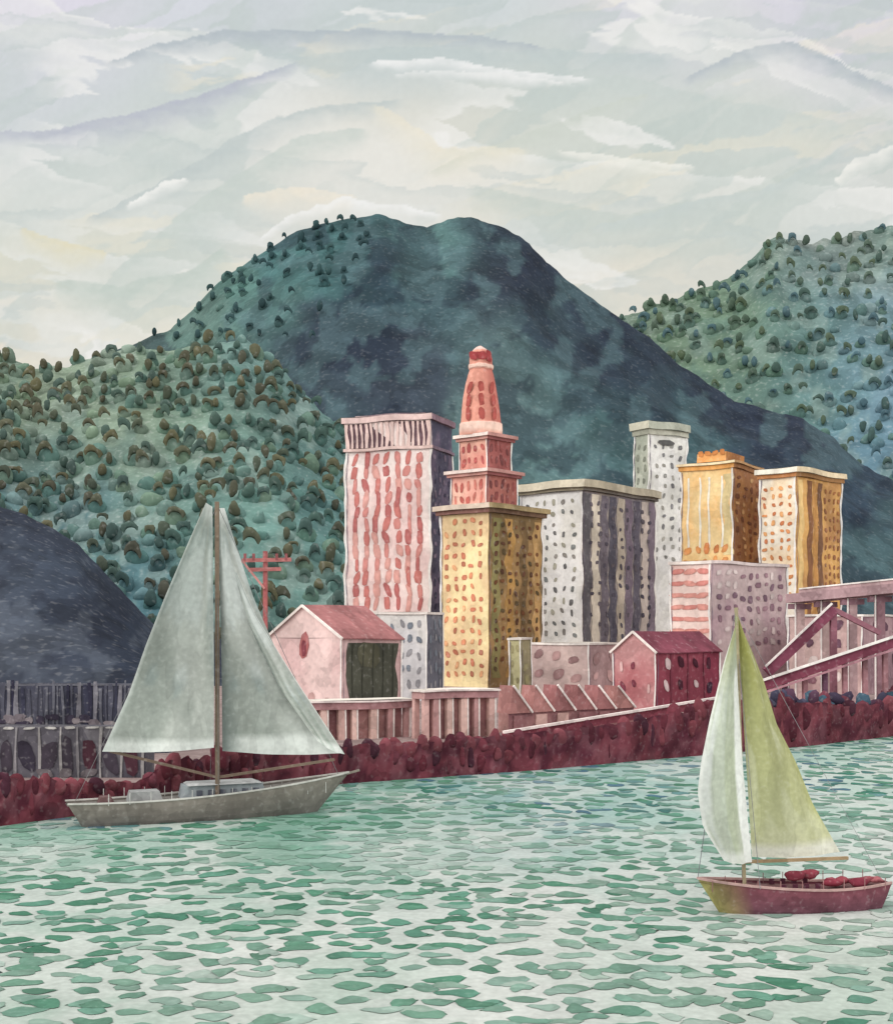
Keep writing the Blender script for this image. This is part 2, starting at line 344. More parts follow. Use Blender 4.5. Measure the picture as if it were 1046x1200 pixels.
forest(hr_,"hillside_trees",690,1200,17,19,23,[(74,92,78),(66,88,80),(74,102,112),(84,98,74)],paint(4.5,var=.14,fleck=.12),gr=[(98,130,106),(92,126,116),(104,140,148)])
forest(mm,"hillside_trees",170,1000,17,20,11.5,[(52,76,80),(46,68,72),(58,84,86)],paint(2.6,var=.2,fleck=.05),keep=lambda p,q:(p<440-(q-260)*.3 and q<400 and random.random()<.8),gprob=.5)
# ---------------------------------------------------------------- buildings
class FP:
    def __init__(s,xl,xc,xr,d,th):
        th=math.radians(th);s.d=d;s.C=np.array([X(xc,d),d]);s.a=np.array([-math.cos(th),math.sin(th)]);s.b=np.array([math.sin(th),math.cos(th)])
        kl=(xl-CX)/F;kr=(xr-CX)/F
        s.L=(s.C[0]-kl*d)/(math.cos(th)+kl*math.sin(th));s.R=(kr*d-s.C[0])/(math.sin(th)-kr*math.cos(th))
    def ex(s,o):
        f=object.__new__(FP);f.d=s.d;f.a=s.a;f.b=s.b;f.C=s.C-(s.a+s.b)*o;f.L=s.L+2*o;f.R=s.R+2*o;return f
def wall(mb,P,e,w,z0,z1,ca,cb,seg=2.0,sd=0):
    ni=max(1,int(w/seg));nj=max(1,int((z1-z0)/seg));vs=[];cs=[]
    I,J=np.meshgrid(np.arange(ni+1),np.arange(nj+1));ss=w*I/ni;zz=z0+(z1-z0)*J/nj
    K=sst(.4,.6,fbm(ss/7+sd,zz/9,sd+P[0]%13,3))
    for j in range(nj+1):
        for i in range(ni+1):
            q=P+e*ss[j,i];k=K[j,i];vs.append((q[0],q[1],zz[j,i]));cs.append(ca*(1-k)+cb*k)
    mb.add(vs,[(j*(ni+1)+i,j*(ni+1)+i+1,(j+1)*(ni+1)+i+1,(j+1)*(ni+1)+i) for j in range(nj) for i in range(ni)],cs)
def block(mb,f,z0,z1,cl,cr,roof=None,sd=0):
    cl=[S(*c) for c in cl];cr=[S(*c) for c in cr]  # left and right wall colours carry painted light and shade
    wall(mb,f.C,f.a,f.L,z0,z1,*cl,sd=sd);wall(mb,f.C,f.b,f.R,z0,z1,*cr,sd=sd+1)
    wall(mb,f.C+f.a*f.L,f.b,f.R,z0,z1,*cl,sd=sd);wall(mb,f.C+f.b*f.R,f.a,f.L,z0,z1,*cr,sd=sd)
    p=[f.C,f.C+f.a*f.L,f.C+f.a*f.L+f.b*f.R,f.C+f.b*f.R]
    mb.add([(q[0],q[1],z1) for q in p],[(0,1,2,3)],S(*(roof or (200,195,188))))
def slab(mb,f,o,z0,z1,col,colr=None):
    g=f.ex(o);c=S(*col);cr=S(*(colr or col));p=[g.C,g.C+g.a*g.L,g.C+g.a*g.L+g.b*g.R,g.C+g.b*g.R]  # right-hand faces mostly take a darker, painted shade-side tone
    def ring(z):return [(q[0],q[1],z) for q in p]
    def seg(A,Bq,cc):
        n=max(1,int(np.linalg.norm(Bq-A)/2.5));vs=[];c2=[]
        for i in range(n+1):
            q=A+(Bq-A)*i/n;vs+= [(q[0],q[1],z0),(q[0],q[1],z1)];k=random.uniform(.85,1.12);c2+=[np.clip(cc*k,0,.9)]*2
        mb.add(vs,[(2*i,2*i+2,2*i+3,2*i+1) for i in range(n)],c2)
    seg(p[0],p[1],c);seg(p[0],p[3],cr);seg(p[1],p[2],c);seg(p[3],p[2],cr)
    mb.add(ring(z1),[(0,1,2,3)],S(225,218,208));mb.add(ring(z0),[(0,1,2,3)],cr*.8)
def dab(mb,P,e,n,s_,z,w_,h_,col,off=.14):
    N_=10;q=P+e*s_-n*off;vs=[(q[0],q[1],z)];cs=[np.clip(col*1.12,0,.9)];ph=random.random()*6;tt=random.uniform(-.18,.18)
    for i in range(N_):
        a=2*math.pi*i/N_;r=1+.2*math.sin(2*a+ph)+random.uniform(-.11,.11)
        sx=math.copysign(abs(math.cos(a))**.75,math.cos(a))*w_/2*r;sz=math.copysign(abs(math.sin(a))**.75,math.sin(a))*h_/2*r
        q=P+e*(s_+sx+tt*sz)-n*off;vs.append((q[0],q[1],z+sz));cs.append(col*random.uniform(.82,1.0))
    mb.add(vs,[(0,1+i,1+(i+1)%N_) for i in range(N_)],cs)
def windows(mb,P,e,n,w,z0,z1,nx,nz,fw,fh,cols,skip=.05,off=.14,m=.06):
    cw=w*(1-2*m)/nx;ch=(z1-z0)/nz
    for i in range(nx):
        ph=random.random()*6
        for j in range(nz):
            if random.random()<skip:continue
            c=S(*random.choice(cols))*random.uniform(.85,1.2)
            dab(mb,P,e,n,w*m+cw*(i+.5+random.uniform(-.1,.1)+.08*math.sin(j*.8+ph)),z0+ch*(j+.5+random.uniform(-.14,.14)+.1*math.sin(i*1.3)),cw*fw*random.uniform(.7,1.2),ch*fh*random.uniform(.7,1.25),c,off+.002*((i*7+j)%9))
def strip(mb,P,e,n,s_,z0,z1,w_,col,off=.12,wv=.12):
    k=max(2,int((z1-z0)/1.5));vs=[];cs=[];ph=random.random()*6
    for i in range(k+1):
        z=z0+(z1-z0)*i/k;ww=w_*(1+wv*math.sin(z*.9+ph)+wv*.5*random.uniform(-1,1))/2;cc=s_+wv*w_*math.sin(z*.5+ph*2)
        for t in(-1,1):
            q=P+e*(cc+t*ww)-n*off;vs.append((q[0],q[1],z));cs.append(np.clip(col*(1+.15*math.sin(z*.35+ph+t)),0,.9))
    mb.add(vs,[(2*i,2*i+1,2*i+3,2*i+2) for i in range(k)],cs)
WHT=(238,235,230)
def edges(mb,f,z0,z1,wd=.5,col=WHT,which="lcr"):
    c=S(*col);pc=S(120,110,128);pw=f.d/F*.7
    if 'c' in which:strip(mb,f.C,f.a,f.b,wd*.3,z0,z1,wd,c,.2,.25)
    if 'l' in which:strip(mb,f.C,f.a,f.b,f.L-wd*.4,z0,z1,wd,c,.2,.25);strip(mb,f.C,f.a,f.b,f.L-wd*1.2,z0,z1-.5,pw,pc,.24,.5)
    if 'r' in which:strip(mb,f.C,f.b,f.a,f.R-wd*.4,z0,z1,wd*1.6,c,.2,.25)
    strip(mb,f.C,f.b,f.a,wd*.9,z0+1,z1-.3,pw,pc,.24,.5)
AM=.2
# A hotel with salmon window bands
e=empty("hotel_building");f=FP(404,505,530,430,20);zt=Z(487,430);M=paint(.9,var=.1)
wl,wi,tr=MB(),MB(),MB()
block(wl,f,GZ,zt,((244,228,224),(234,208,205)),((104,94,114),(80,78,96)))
zb=Z(522,430)
for i in range(7):
    s_=f.L*(.07+.86*(i+.5)/7);ph=random.random()*6
    nz=12
    for j in range(nz):
        z=Z(715,430)+(zb-1.5-Z(715,430))*(j+.5)/nz
        dab(wi,f.C,f.a,f.b,s_+.45*math.sin(j*1.1+ph)+random.uniform(-.2,.2),z,random.uniform(1.7,2.7),(zb-Z(715,430))/nz*random.uniform(.85,1.35),S(*random.choice([(200,126,120),(208,142,136),(184,112,110),(218,164,156)])),.14+.004*(j%3))
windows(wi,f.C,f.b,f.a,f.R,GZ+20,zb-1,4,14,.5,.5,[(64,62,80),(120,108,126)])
strip(wi,f.C,f.a,f.b,f.L/2,zb,zt-1.5,f.L*.98,S(112,88,96),.1,0)
for i in range(17):
    strip(tr,f.C,f.a,f.b,f.L*(i+.5)/17,zb,zt-1.4,.85 if i%4 else 1.3,S(226,200,194),.45,.2)
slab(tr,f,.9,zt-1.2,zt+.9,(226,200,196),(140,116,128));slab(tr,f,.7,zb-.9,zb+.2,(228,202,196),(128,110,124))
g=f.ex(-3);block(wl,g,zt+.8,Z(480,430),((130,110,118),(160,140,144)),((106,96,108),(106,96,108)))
edges(tr,f,GZ,zb-1,.9)
mk("walls",wl,M,e,amp=AM);mk("windows",wi,M,e,amp=AM);mk("cornice",tr,M,e,amp=AM)
# B tower
e=empty("clock_tower");d=370;f=FP(516,572,636,d,42);z1=Z(600,d);M=paint(.8,var=.13)
wl,wi,tr=MB(),MB(),MB()
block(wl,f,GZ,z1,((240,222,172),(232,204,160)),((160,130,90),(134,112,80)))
windows(wi,f.C,f.a,f.b,f.L,Z(798,d),z1-1,5,15,.5,.5,[(210,142,108),(198,126,100),(220,166,124),(184,120,96)])
for i,c in enumerate([(144,136,92),(180,142,88),(120,98,70),(192,156,106)]):
    strip(wi,f.C,f.b,f.a,f.R*(.13+.25*i),GZ+3,z1-1.5,f.R*.13,S(*c),.08,.2)
windows(wi,f.C,f.b,f.a,f.R,Z(790,d),z1-2,7,16,.45,.5,[(112,76,54),(98,70,56),(130,90,62),(96,82,60)],off=.2)
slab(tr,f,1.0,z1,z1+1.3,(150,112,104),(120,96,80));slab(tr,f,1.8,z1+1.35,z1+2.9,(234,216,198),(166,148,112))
edges(tr,f,GZ,z1,.7,which="lr")
def tier(xl,xc,xr,dd,pb,pt,cl,cr,wn,wc,ov=.8):
    g=FP(xl,xc,xr,dd,42);zb_,zt_=Z(pb,dd),Z(pt,dd);block(wl,g,zb_,zt_,cl,cr)
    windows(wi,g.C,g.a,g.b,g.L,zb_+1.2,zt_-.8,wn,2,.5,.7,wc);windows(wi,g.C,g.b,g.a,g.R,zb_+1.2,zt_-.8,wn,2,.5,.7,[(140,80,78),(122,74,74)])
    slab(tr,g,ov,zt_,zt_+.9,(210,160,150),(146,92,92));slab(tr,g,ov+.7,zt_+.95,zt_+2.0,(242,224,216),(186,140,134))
    edges(tr,g,zb_,zt_,.4);return g
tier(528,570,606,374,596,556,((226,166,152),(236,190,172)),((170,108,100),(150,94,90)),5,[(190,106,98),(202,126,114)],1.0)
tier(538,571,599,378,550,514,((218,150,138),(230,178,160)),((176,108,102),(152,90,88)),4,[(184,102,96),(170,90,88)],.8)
cxx,cyy=X(563,386),386
prof=[(512,24),(505,24.5),(498,24),(496,22.5),(480,21.3),(466,19.6),(452,17.4),(440,14.8),(434,13),(432,14.5),(429,14.5),(427,13.2),(421,13.2),(416,12),(412,10),(409,7.5),(407,4.6),(405.6,1.8),(405,.2)]
ns=20;vs=[];cs=[]
for j,(q,r) in enumerate(prof):
    for i in range(ns):
        a=2*math.pi*(i+.5)/ns;rr=X(CX+r,386)*(1+.05*math.cos(4*(a-math.radians(3))))
        vs.append((cxx+rr*math.cos(a),cyy+rr*math.sin(a),Z(q,386)+random.uniform(-.15,.15)))
        k=.5+.5*math.cos(a-math.radians(205))  # lit side painted in: spire colour lightens towards the left front
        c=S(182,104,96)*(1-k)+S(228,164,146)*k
        if q in(432,429,498,505):c=S(236,204,190)
        if q<=409:c=S(222,196,188)
        cs.append(c*random.uniform(.93,1.06))
tr.add(vs,[(j*ns+i,j*ns+(i+1)%ns,(j+1)*ns+(i+1)%ns,(j+1)*ns+i) for j in range(len(prof)-1) for i in range(ns)],cs)
for a in (-2.3,-1.57,-.85):
    nn=np.array([-math.cos(a),-math.sin(a)]);ee=np.array([-math.sin(a),math.cos(a)])
    pp=np.array([cxx,cyy])-nn*X(CX+13.2,386);dab(wi,pp,ee,nn,0,Z(419,386),3.0,3.2,S(160,72,74),.25)
    for q,r in((488,21.9),(472,20.4),(457,18.2)):
        pp=np.array([cxx,cyy])-nn*X(CX+r,386);dab(wi,pp,ee,nn,0,Z(q,386),2.0,3.8,S(176,92,86),.35)
mk("walls",wl,M,e,amp=.1);mk("windows",wi,M,e,amp=.1);mk("spire_and_cornices",tr,M,e,amp=.1)
# C office block with bays
e=empty("office_building");d=460;f=FP(608,682,768,d,40);z1=Z(574,d)
wl,wi,tr=MB(),MB(),MB()
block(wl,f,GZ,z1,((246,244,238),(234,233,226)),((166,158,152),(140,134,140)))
windows(wi,f.C,f.a,f.b,f.L,Z(750,d),z1-2,6,13,.4,.46,[(124,128,126),(144,140,134),(110,110,110),(166,164,148)])
bay=[(104,102,108),(218,210,196),(112,106,116),(94,92,104),(192,182,168),(126,114,128),(102,98,110),(204,192,184),(130,118,130)]
for i,c in enumerate(bay):strip(wi,f.C,f.b,f.a,f.R*(i+.5)/len(bay),GZ,z1-1,f.R/len(bay)*.86,S(*c),.1+.02*(i%2),.1)
windows(wi,f.C,f.b,f.a,f.R,Z(750,d),z1-3,9,14,.4,.5,[(84,80,92),(104,98,106)],skip=.3,off=.22)
slab(tr,f,1.0,z1,z1+1.2,(160,152,132),(122,116,110));slab(tr,f,1.9,z1+1.25,z1+4.2,(224,216,194),(190,182,162))
edges(tr,f,GZ,z1,.9)
M=paint(.85,var=.12);mk("walls",wl,M,e,amp=AM);mk("windows",wi,M,e,amp=AM);mk("cornice",tr,M,e,amp=AM)
# D slim tower
e=empty("apartment_tower");d=540;f=FP(742,760,804,d,58);z1=Z(508,d)
wl,wi,tr=MB(),MB(),MB()
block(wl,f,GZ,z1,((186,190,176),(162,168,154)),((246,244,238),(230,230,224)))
windows(wi,f.C,f.b,f.a,f.R,Z(660,d),z1-3,4,12,.42,.46,[(144,144,140),(162,160,152),(128,128,130)])
windows(wi,f.C,f.a,f.b,f.L,Z(660,d),z1-3,2,11,.4,.5,[(130,134,122)])
dab(wi,f.C,f.b,f.a,f.R*.45,z1-3.5,f.R*.4,2.8,S(106,106,106),.3)
slab(tr,f,.6,z1,z1+2.4,(160,162,148),(186,186,172));slab(tr,f,1.4,z1+2.45,z1+5.8,(204,202,184),(180,184,170))
edges(tr,f,GZ,z1,.8)
mk("walls",wl,M,e,amp=AM);mk("windows",wi,M,e,amp=AM);mk("cornice",tr,M,e,amp=AM)
# E ochre
e=empty("ochre_building");d=420;f=FP(797,858,891,d,38);z1=Z(548,d)
wl,wi,tr=MB(),MB(),MB()
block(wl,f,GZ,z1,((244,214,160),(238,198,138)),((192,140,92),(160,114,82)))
for i in (.2,.45,.62,.85):strip(wi,f.C,f.a,f.b,f.L*i,Z(640,d),z1-2.5,.7,S(243,235,220),.12,.2)
strip(wi,f.C,f.a,f.b,f.L*.1,Z(650,d),z1-2,f.L*.16,S(214,196,148),.1,.2)
windows(wi,f.C,f.a,f.b,f.L,Z(665,d),Z(636,d),5,2,.7,.7,[(222,154,96),(210,136,86)])
windows(wi,f.C,f.b,f.a,f.R,Z(665,d),z1-2,4,11,.5,.55,[(146,92,64),(128,86,66),(214,172,124)])
slab(tr,f,.5,z1,z1+1.6,(226,166,98),(156,112,78));slab(tr,f,1.1,z1+1.65,z1+2.5,(240,221,184),(190,152,112))
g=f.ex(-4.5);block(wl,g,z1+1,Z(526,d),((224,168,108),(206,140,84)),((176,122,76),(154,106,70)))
for k in range(4):dab(tr,g.C,g.a,g.b,g.L*(k+.5)/4,Z(526,d),g.L*.2,1.8,S(196,130,78),.2)
edges(tr,f,GZ,z1,.6)
mk("walls",wl,M,e,amp=AM);mk("windows",wi,M,e,amp=AM);mk("cornice",tr,M,e,amp=AM)
# F white-orange
e=empty("terracotta_building");d=405;f=FP(889,932,985,d,47);z1=Z(558,d)
wl,wi,tr=MB(),MB(),MB()
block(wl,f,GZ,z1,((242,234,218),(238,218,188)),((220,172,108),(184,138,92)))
windows(wi,f.C,f.a,f.b,f.L,Z(700,d),z1-2,4,13,.5,.5,[(212,144,96),(194,122,84),(220,164,112)])
for i,c in ((.1,(230,196,136)),(.3,(138,98,72)),(.42,(194,144,88)),(.52,(124,92,72))):strip(wi,f.C,f.b,f.a,f.R*i,GZ,z1-1,f.R*.1,S(*c),.1,.12)
windows(wi,f.C+f.b*f.R*.57,f.b,f.a,f.R*.43,Z(700,d),z1-2,4,12,.5,.5,[(168,114,76),(154,106,78)],off=.2)
slab(tr,f,.7,z1,z1+1.4,(190,134,90),(160,120,82));slab(tr,f,1.4,z1+1.45,z1+3.2,(242,236,222),(230,212,180))  # lower brown slab paints the shadow beneath the white cornice
edges(tr,f,GZ,z1,.7)
mk("walls",wl,M,e,amp=AM);mk("windows",wi,M,e,amp=AM);mk("cornice",tr,M,e,amp=AM)
# G low banded block
e=empty("apartment_block");d=345;f=FP(785,832,922,d,50);z1=Z(660,d)
wl,wi,tr=MB(),MB(),MB()
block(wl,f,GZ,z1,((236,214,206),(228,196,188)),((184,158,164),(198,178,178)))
for j in range(6):
    z=Z(745,d)+(z1-Z(745,d))*(j+.4)/6
    for i in range(3):dab(wi,f.C,f.a,f.b,f.L*(.18+.32*i),z,f.L*.34,1.6,S(*random.choice([(208,138,130),(216,154,144)])))
windows(wi,f.C,f.b,f.a,f.R,Z(760,d),z1-1,9,7,.6,.5,[(142,112,124),(160,128,138),(130,104,118),(206,192,190)])
slab(tr,f,.5,z1,z1+.9,(238,228,222),(214,200,198));edges(tr,f,GZ,z1,.6)
M=paint(.75,var=.12);mk("walls",wl,M,e,amp=.12);mk("windows",wi,M,e,amp=.12);mk("parapet",tr,M,e,amp=.12)
def simple(name,xl,xc,xr,d,th,pt,cl,cr,nl,nr,nz,wc,cell=.7,zlo=None,fw=.5,fh=.55):
    e=empty(name);f=FP(xl,xc,xr,d,th);z1=Z(pt,d);wl,wi,tr=MB(),MB(),MB();block(wl,f,GZ,z1,cl,cr)
    zl=zlo or GZ+2
    if nl:windows(wi,f.C,f.a,f.b,f.L,zl,z1-.8,nl,nz,fw,fh,wc)
    if nr:windows(wi,f.C,f.b,f.a,f.R,zl,z1-.8,nr,nz,fw,fh,wc)
    slab(tr,f,.35,z1,z1+.6,(234,228,222),(212,204,198));edges(tr,f,GZ,z1,.4)
    M=paint(cell,var=.14);mk("walls",wl,M,e,amp=.08)
    if wi.v:mk("windows",wi,M,e,amp=.08)
    mk("parapet",tr,M,e,amp=.08)
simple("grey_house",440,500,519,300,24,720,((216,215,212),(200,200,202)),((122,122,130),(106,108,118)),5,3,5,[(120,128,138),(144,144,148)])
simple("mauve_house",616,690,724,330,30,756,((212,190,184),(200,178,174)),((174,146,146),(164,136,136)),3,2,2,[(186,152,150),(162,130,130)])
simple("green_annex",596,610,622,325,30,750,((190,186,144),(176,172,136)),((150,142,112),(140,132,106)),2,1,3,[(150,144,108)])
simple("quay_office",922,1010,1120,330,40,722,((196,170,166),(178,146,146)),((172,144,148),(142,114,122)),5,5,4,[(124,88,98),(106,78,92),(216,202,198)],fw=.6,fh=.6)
# gabled houses
def gable(name,xl,xc,xr,d,th,pe,pp,cl,cr,roofc,extra,cell=.55,ov=.5):
    e=empty(name);f=FP(xl,xc,xr,d,th);ze=Z(pe,d);zp=Z(pp,d);wl,rf,wi=MB(),MB(),MB()
    block(wl,f,GZ,ze,cl,cr)
    for P0 in (f.C,f.C+f.b*f.R):
        A_=P0;B_=P0+f.a*f.L;m_=(A_+B_)/2
        wl.add([(A_[0],A_[1],ze),(B_[0],B_[1],ze),(m_[0],m_[1],zp)],[(0,1,2)],S(*cl[0]))
    rid0=f.C+f.a*f.L/2-f.b*ov;rid1=f.C+f.a*f.L/2+f.b*(f.R+ov)
    sl=(zp-ze)/(f.L/2)
    for sgn in(0,1):
        ed0=(f.C-f.a*ov if sgn==0 else f.C+f.a*(f.L+ov))-f.b*ov;ed1=ed0+f.b*(f.R+2*ov);zz=ze-sl*ov
        n=14;vs=[];cs=[]
        for i in range(n+1):
            a=ed0+(ed1-ed0)*i/n;b=rid0+(rid1-rid0)*i/n
            for t in(0,.5,1):
                q=a+(b-a)*t;z=zz+(zp-zz)*t+.25;vs.append((q[0],q[1],z));cs.append(S(*roofc)*.8*(random.uniform(.74,1.22)))
            for t in(0,.5,1):
                q=a+(b-a)*t;z=zz+(zp-zz)*t+.02;vs.append((q[0],q[1],z));cs.append(S(*roofc)*.7)
        fs=[]
        for i in range(n):
            o=i*6
            for k in(0,1):fs+=[(o+k,o+k+6,o+k+7,o+k+1),(o+3+k,o+3+k+6,o+4+k+6,o+4+k)]
            fs+=[(o,o+6,o+9,o+3)]
        fs+=[(0,1,4,3),(1,2,5,4)]
        rf.add(vs,fs,cs)
        zc=S(236,228,222)
        rf.beam((ed0[0],ed0[1],zz+.1),(rid0[0],rid0[1],zp+.1),.28,.5,zc)
    extra(f,ze,zp,wi)
    M=paint(cell,var=.15);mk("walls",wl,M,e,amp=.07);mk("roof",rf,M,e,amp=.07);mk("windows_and_doors",wi,M,e,amp=.07)
def ex1(f,ze,zp,wi):
    dab(wi,f.C,f.a,f.b,f.L*.5,ze-1.4,2.8,4.8,S(176,108,108),.1);dab(wi,f.C,f.a,f.b,f.L*.5,ze-2.0,1.6,3.0,S(134,72,80),.16)
    strip(wi,f.C,f.b,f.a,f.R*.5,GZ+.5,ze-1.0,f.R*.84,S(78,80,70),.1,.03)
    dab(wi,f.C,f.b,f.a,f.R*.42,ze-3.4,f.R*.44,4.5,S(92,92,76),.16)
    for k in range(5):strip(wi,f.C,f.b,f.a,f.R*(.16+.17*k),GZ+.5,ze-1.3,.3,S(64,66,58),.2,.3)
    edges(wi,f,GZ,ze,.35)
    windows(wi,f.C,f.a,f.b,f.L,GZ+1,GZ+5,4,1,.4,.6,[(200,164,160)],off=.1)
gable("boathouse",314,401,470,238,38,748,709,((226,200,196),(214,182,180)),((208,178,176),(194,162,160)),(176,120,120),ex1)
def ex2(f,ze,zp,wi):
    windows(wi,f.C,f.b,f.a,f.R,GZ+3,ze-.8,4,2,.4,.55,[(78,42,54),(84,46,60),(220,198,198),(70,48,64)]);windows(wi,f.C,f.a,f.b,f.L,GZ+3,ze-.8,3,2,.35,.45,[(116,60,72),(216,180,178)])
    edges(wi,f,GZ,ze,.35)
    for k in range(3):strip(wi,f.C,f.b,f.a,f.R*(.22+.26*k),GZ,ze-.4,.5,S(128,66,80),.2,.3)
gable("red_warehouse",718,768,843,262,48,764,741,((200,150,150),(178,112,116)),((148,76,90),(132,62,78)),(134,74,88),ex2)
# pier sheds (front row)
def arcade(name,xl,xc,xr,d,th,pt,n):
    e=empty(name);f=FP(xl,xc,xr,d,th);z1=Z(pt,d);wl,tr=MB(),MB()
    g=f.ex(-1.2);block(wl,g,GZ,z1-.2,((152,104,106),(178,136,132)),((144,102,104),(170,128,124)))
    slab(tr,f,.2,z1-1.2,z1-.1,(190,152,150),(168,128,130));slab(tr,f,.5,z1-.05,z1+.25,(238,230,225),(230,218,214))
    for k in range(n):
        s_=f.R*(k+random.uniform(.4,.6))/n;q=f.C+f.b*s_;ww=f.R/n*random.uniform(.22,.42)
        tr.box(q,f.b,f.a,ww,1.0,GZ,z1-1.2,S(*random.choice([(204,168,160),(182,142,140),(216,184,174)])))
        tr.box(q+f.b*(ww+.05)-f.a*.02,f.b,f.a,.25,.8,GZ,z1-1.2,S(234,226,220))
    for k in range(2):
        tr.box(f.C+f.a*(f.L*(k*.8)+.3)+f.b*.01,f.a,f.b,.9,.9,GZ,z1-1.2,S(204,168,162))
    M=paint(.4,var=.2);mk("hall",wl,M,e,amp=.08);mk("columns_and_beams",tr,M,e,amp=.08)
arcade("market_arcade",352,366,482,190,62,824,6)
arcade("market_arcade",484,498,582,192,60,811,5)
e=empty("sawtooth_shed");d=205;f=FP(584,596,742,d,55);wl,rf=MB(),MB();z1=Z(836,d)
block(wl,f,GZ,z1,((176,132,128),(186,148,142)),((168,126,124),(144,102,106)))
n=6
for k in range(n):
    a=f.C+f.b*f.R*k/n-f.a*.4;b=f.C+f.b*f.R*(k+1)/n-f.a*.4;W_=f.a*(f.L+.8);zt_=Z(803,d+f.R*.6*k/n)
    m_=a+(b-a)*.12
    c1=S(*random.choice([(176,128,124),(156,108,108),(188,146,140)]))
    rf.add([(a[0],a[1],z1),(b[0],b[1],z1),(m_[0],m_[1],zt_),(a[0]+W_[0],a[1]+W_[1],z1),(b[0]+W_[0],b[1]+W_[1],z1),(m_[0]+W_[0],m_[1]+W_[1],zt_)],[(0,1,2),(3,4,5),(0,2,5,3),(1,4,5,2)],c1)
    rf.beam((b[0]-f.a[0]*.1,b[1]-f.a[1]*.1,z1),(m_[0]-f.a[0]*.1,m_[1]-f.a[1]*.1,zt_),.3,.35,S(238,230,225))
    q=f.C+f.b*f.R*(k+.2)/n
    rf.box(q-f.a*.3,f.b,f.a,f.R/n*.5,.25,GZ,z1-.4,S(*random.choice([(208,172,164),(126,82,90),(150,108,110)])))
M=paint(.4,var=.2);mk("walls",wl,M,e,amp=.06);mk("roof",rf,M,e,amp=.06)
# utility pole
e=empty("utility_pole");d=285;mb=MB();x0=X(311,d)
mb.beam((x0,d,GZ),(x0,d,Z(646,d)),.9,1.6,S(176,106,106))
for q,a,b in((657,284,342),(668,292,330)):mb.beam((X(a,d),d-.9,Z(q,d)),(X(b,d),d-.9,Z(q-1,d)),.5,.9,S(182,118,116))
for p in(288,298,325,336):mb.beam((X(p,d),d-.9,Z(657,d)),(X(p,d),d-.9,Z(649,d)),.6,.6,S(150,92,94))
mb.beam((X(286,d),d-1.2,Z(659,d)),(X(311,d),d-1.2,Z(690,d)),.3,.5,S(200,142,138))
mk("post_and_crossarms",mb,paint(.5),e)
# elevated roadway and ramp
e=empty("elevated_roadway");mb=MB();md=S(168,140,144);mo=S(142,110,120);mw=S(236,230,226)
A_=(X(930,300),300,Z(702,300));B_=(X(1240,255),255,Z(672,255))
mb.beam(A_,B_,8,2.2,md);
A2=Vector(A_)+Vector((0,-4.3,1.6));B2=Vector(B_)+Vector((0,-4.3,1.6));mb.beam(A2,B2,.4,1.2,S(186,158,160));mb.beam(A2+Vector((0,-.3,.8)),B2+Vector((0,-.3,.8)),.5,.35,mw)
for k in range(9):
    p=Vector(A_).lerp(Vector(B_),(k+.15)/9)
    c=S(*random.choice([(170,144,146),(146,114,122),(190,164,162)]))
    mb.beam((p.x,p.y-1.5,GZ),(p.x,p.y-1.5,p.z-1),1.9,2.0,c);mb.beam((p.x-1.4,p.y-2.6,GZ),(p.x-1.4,p.y-2.6,p.z-1.1),.3,.3,mw)
    mb.beam((p.x-2.6,p.y-1.5,p.z-2),(p.x+2.6,p.y-1.5,p.z-2),2.2,1.3,mo)
mk("deck_and_columns",mb,paint(.55,var=.2),e,amp=.08)
e=empty("access_ramp");mb=MB();mr=S(122,66,82)
A_=Vector((X(885,238),238,Z(806,238)));B_=Vector((X(1120,232),232,Z(727,232)))
mb.beam(A_,B_,5,1.9,mr);mb.beam(A_+Vector((0,-2.8,1.3)),B_+Vector((0,-2.8,1.3)),.35,.5,mw);mb.beam(A_+Vector((0,-2.8,-1.2)),B_+Vector((0,-2.8,-1.2)),.35,.4,S(176,130,140))
for k in range(10):
    p=A_.lerp(B_,(k+.5)/10);mb.beam((p.x,p.y,GZ),(p.x,p.y,p.z-.8),.9,1.0,S(*random.choice([(140,90,100),(166,122,128),(112,80,98)])))
C_=Vector((X(898,246),246,Z(788,246)));D_=Vector((X(976,246),246,Z(714,246)));mb.beam(C_,D_,2,2.0,S(130,74,92));mb.beam(C_+Vector((-.6,-1.2,1.2)),D_+Vector((-.6,-1.2,1.2)),.3,.4,mw)
mb.beam((D_.x,D_.y,GZ),D_,1.2,1.2,S(144,98,110));mb.beam(D_,(X(1030,246),246,Z(742,246)),1.2,1.0,S(150,104,116))
mk("ramp_beams",mb,paint(.5,var=.22),e,amp=.06)
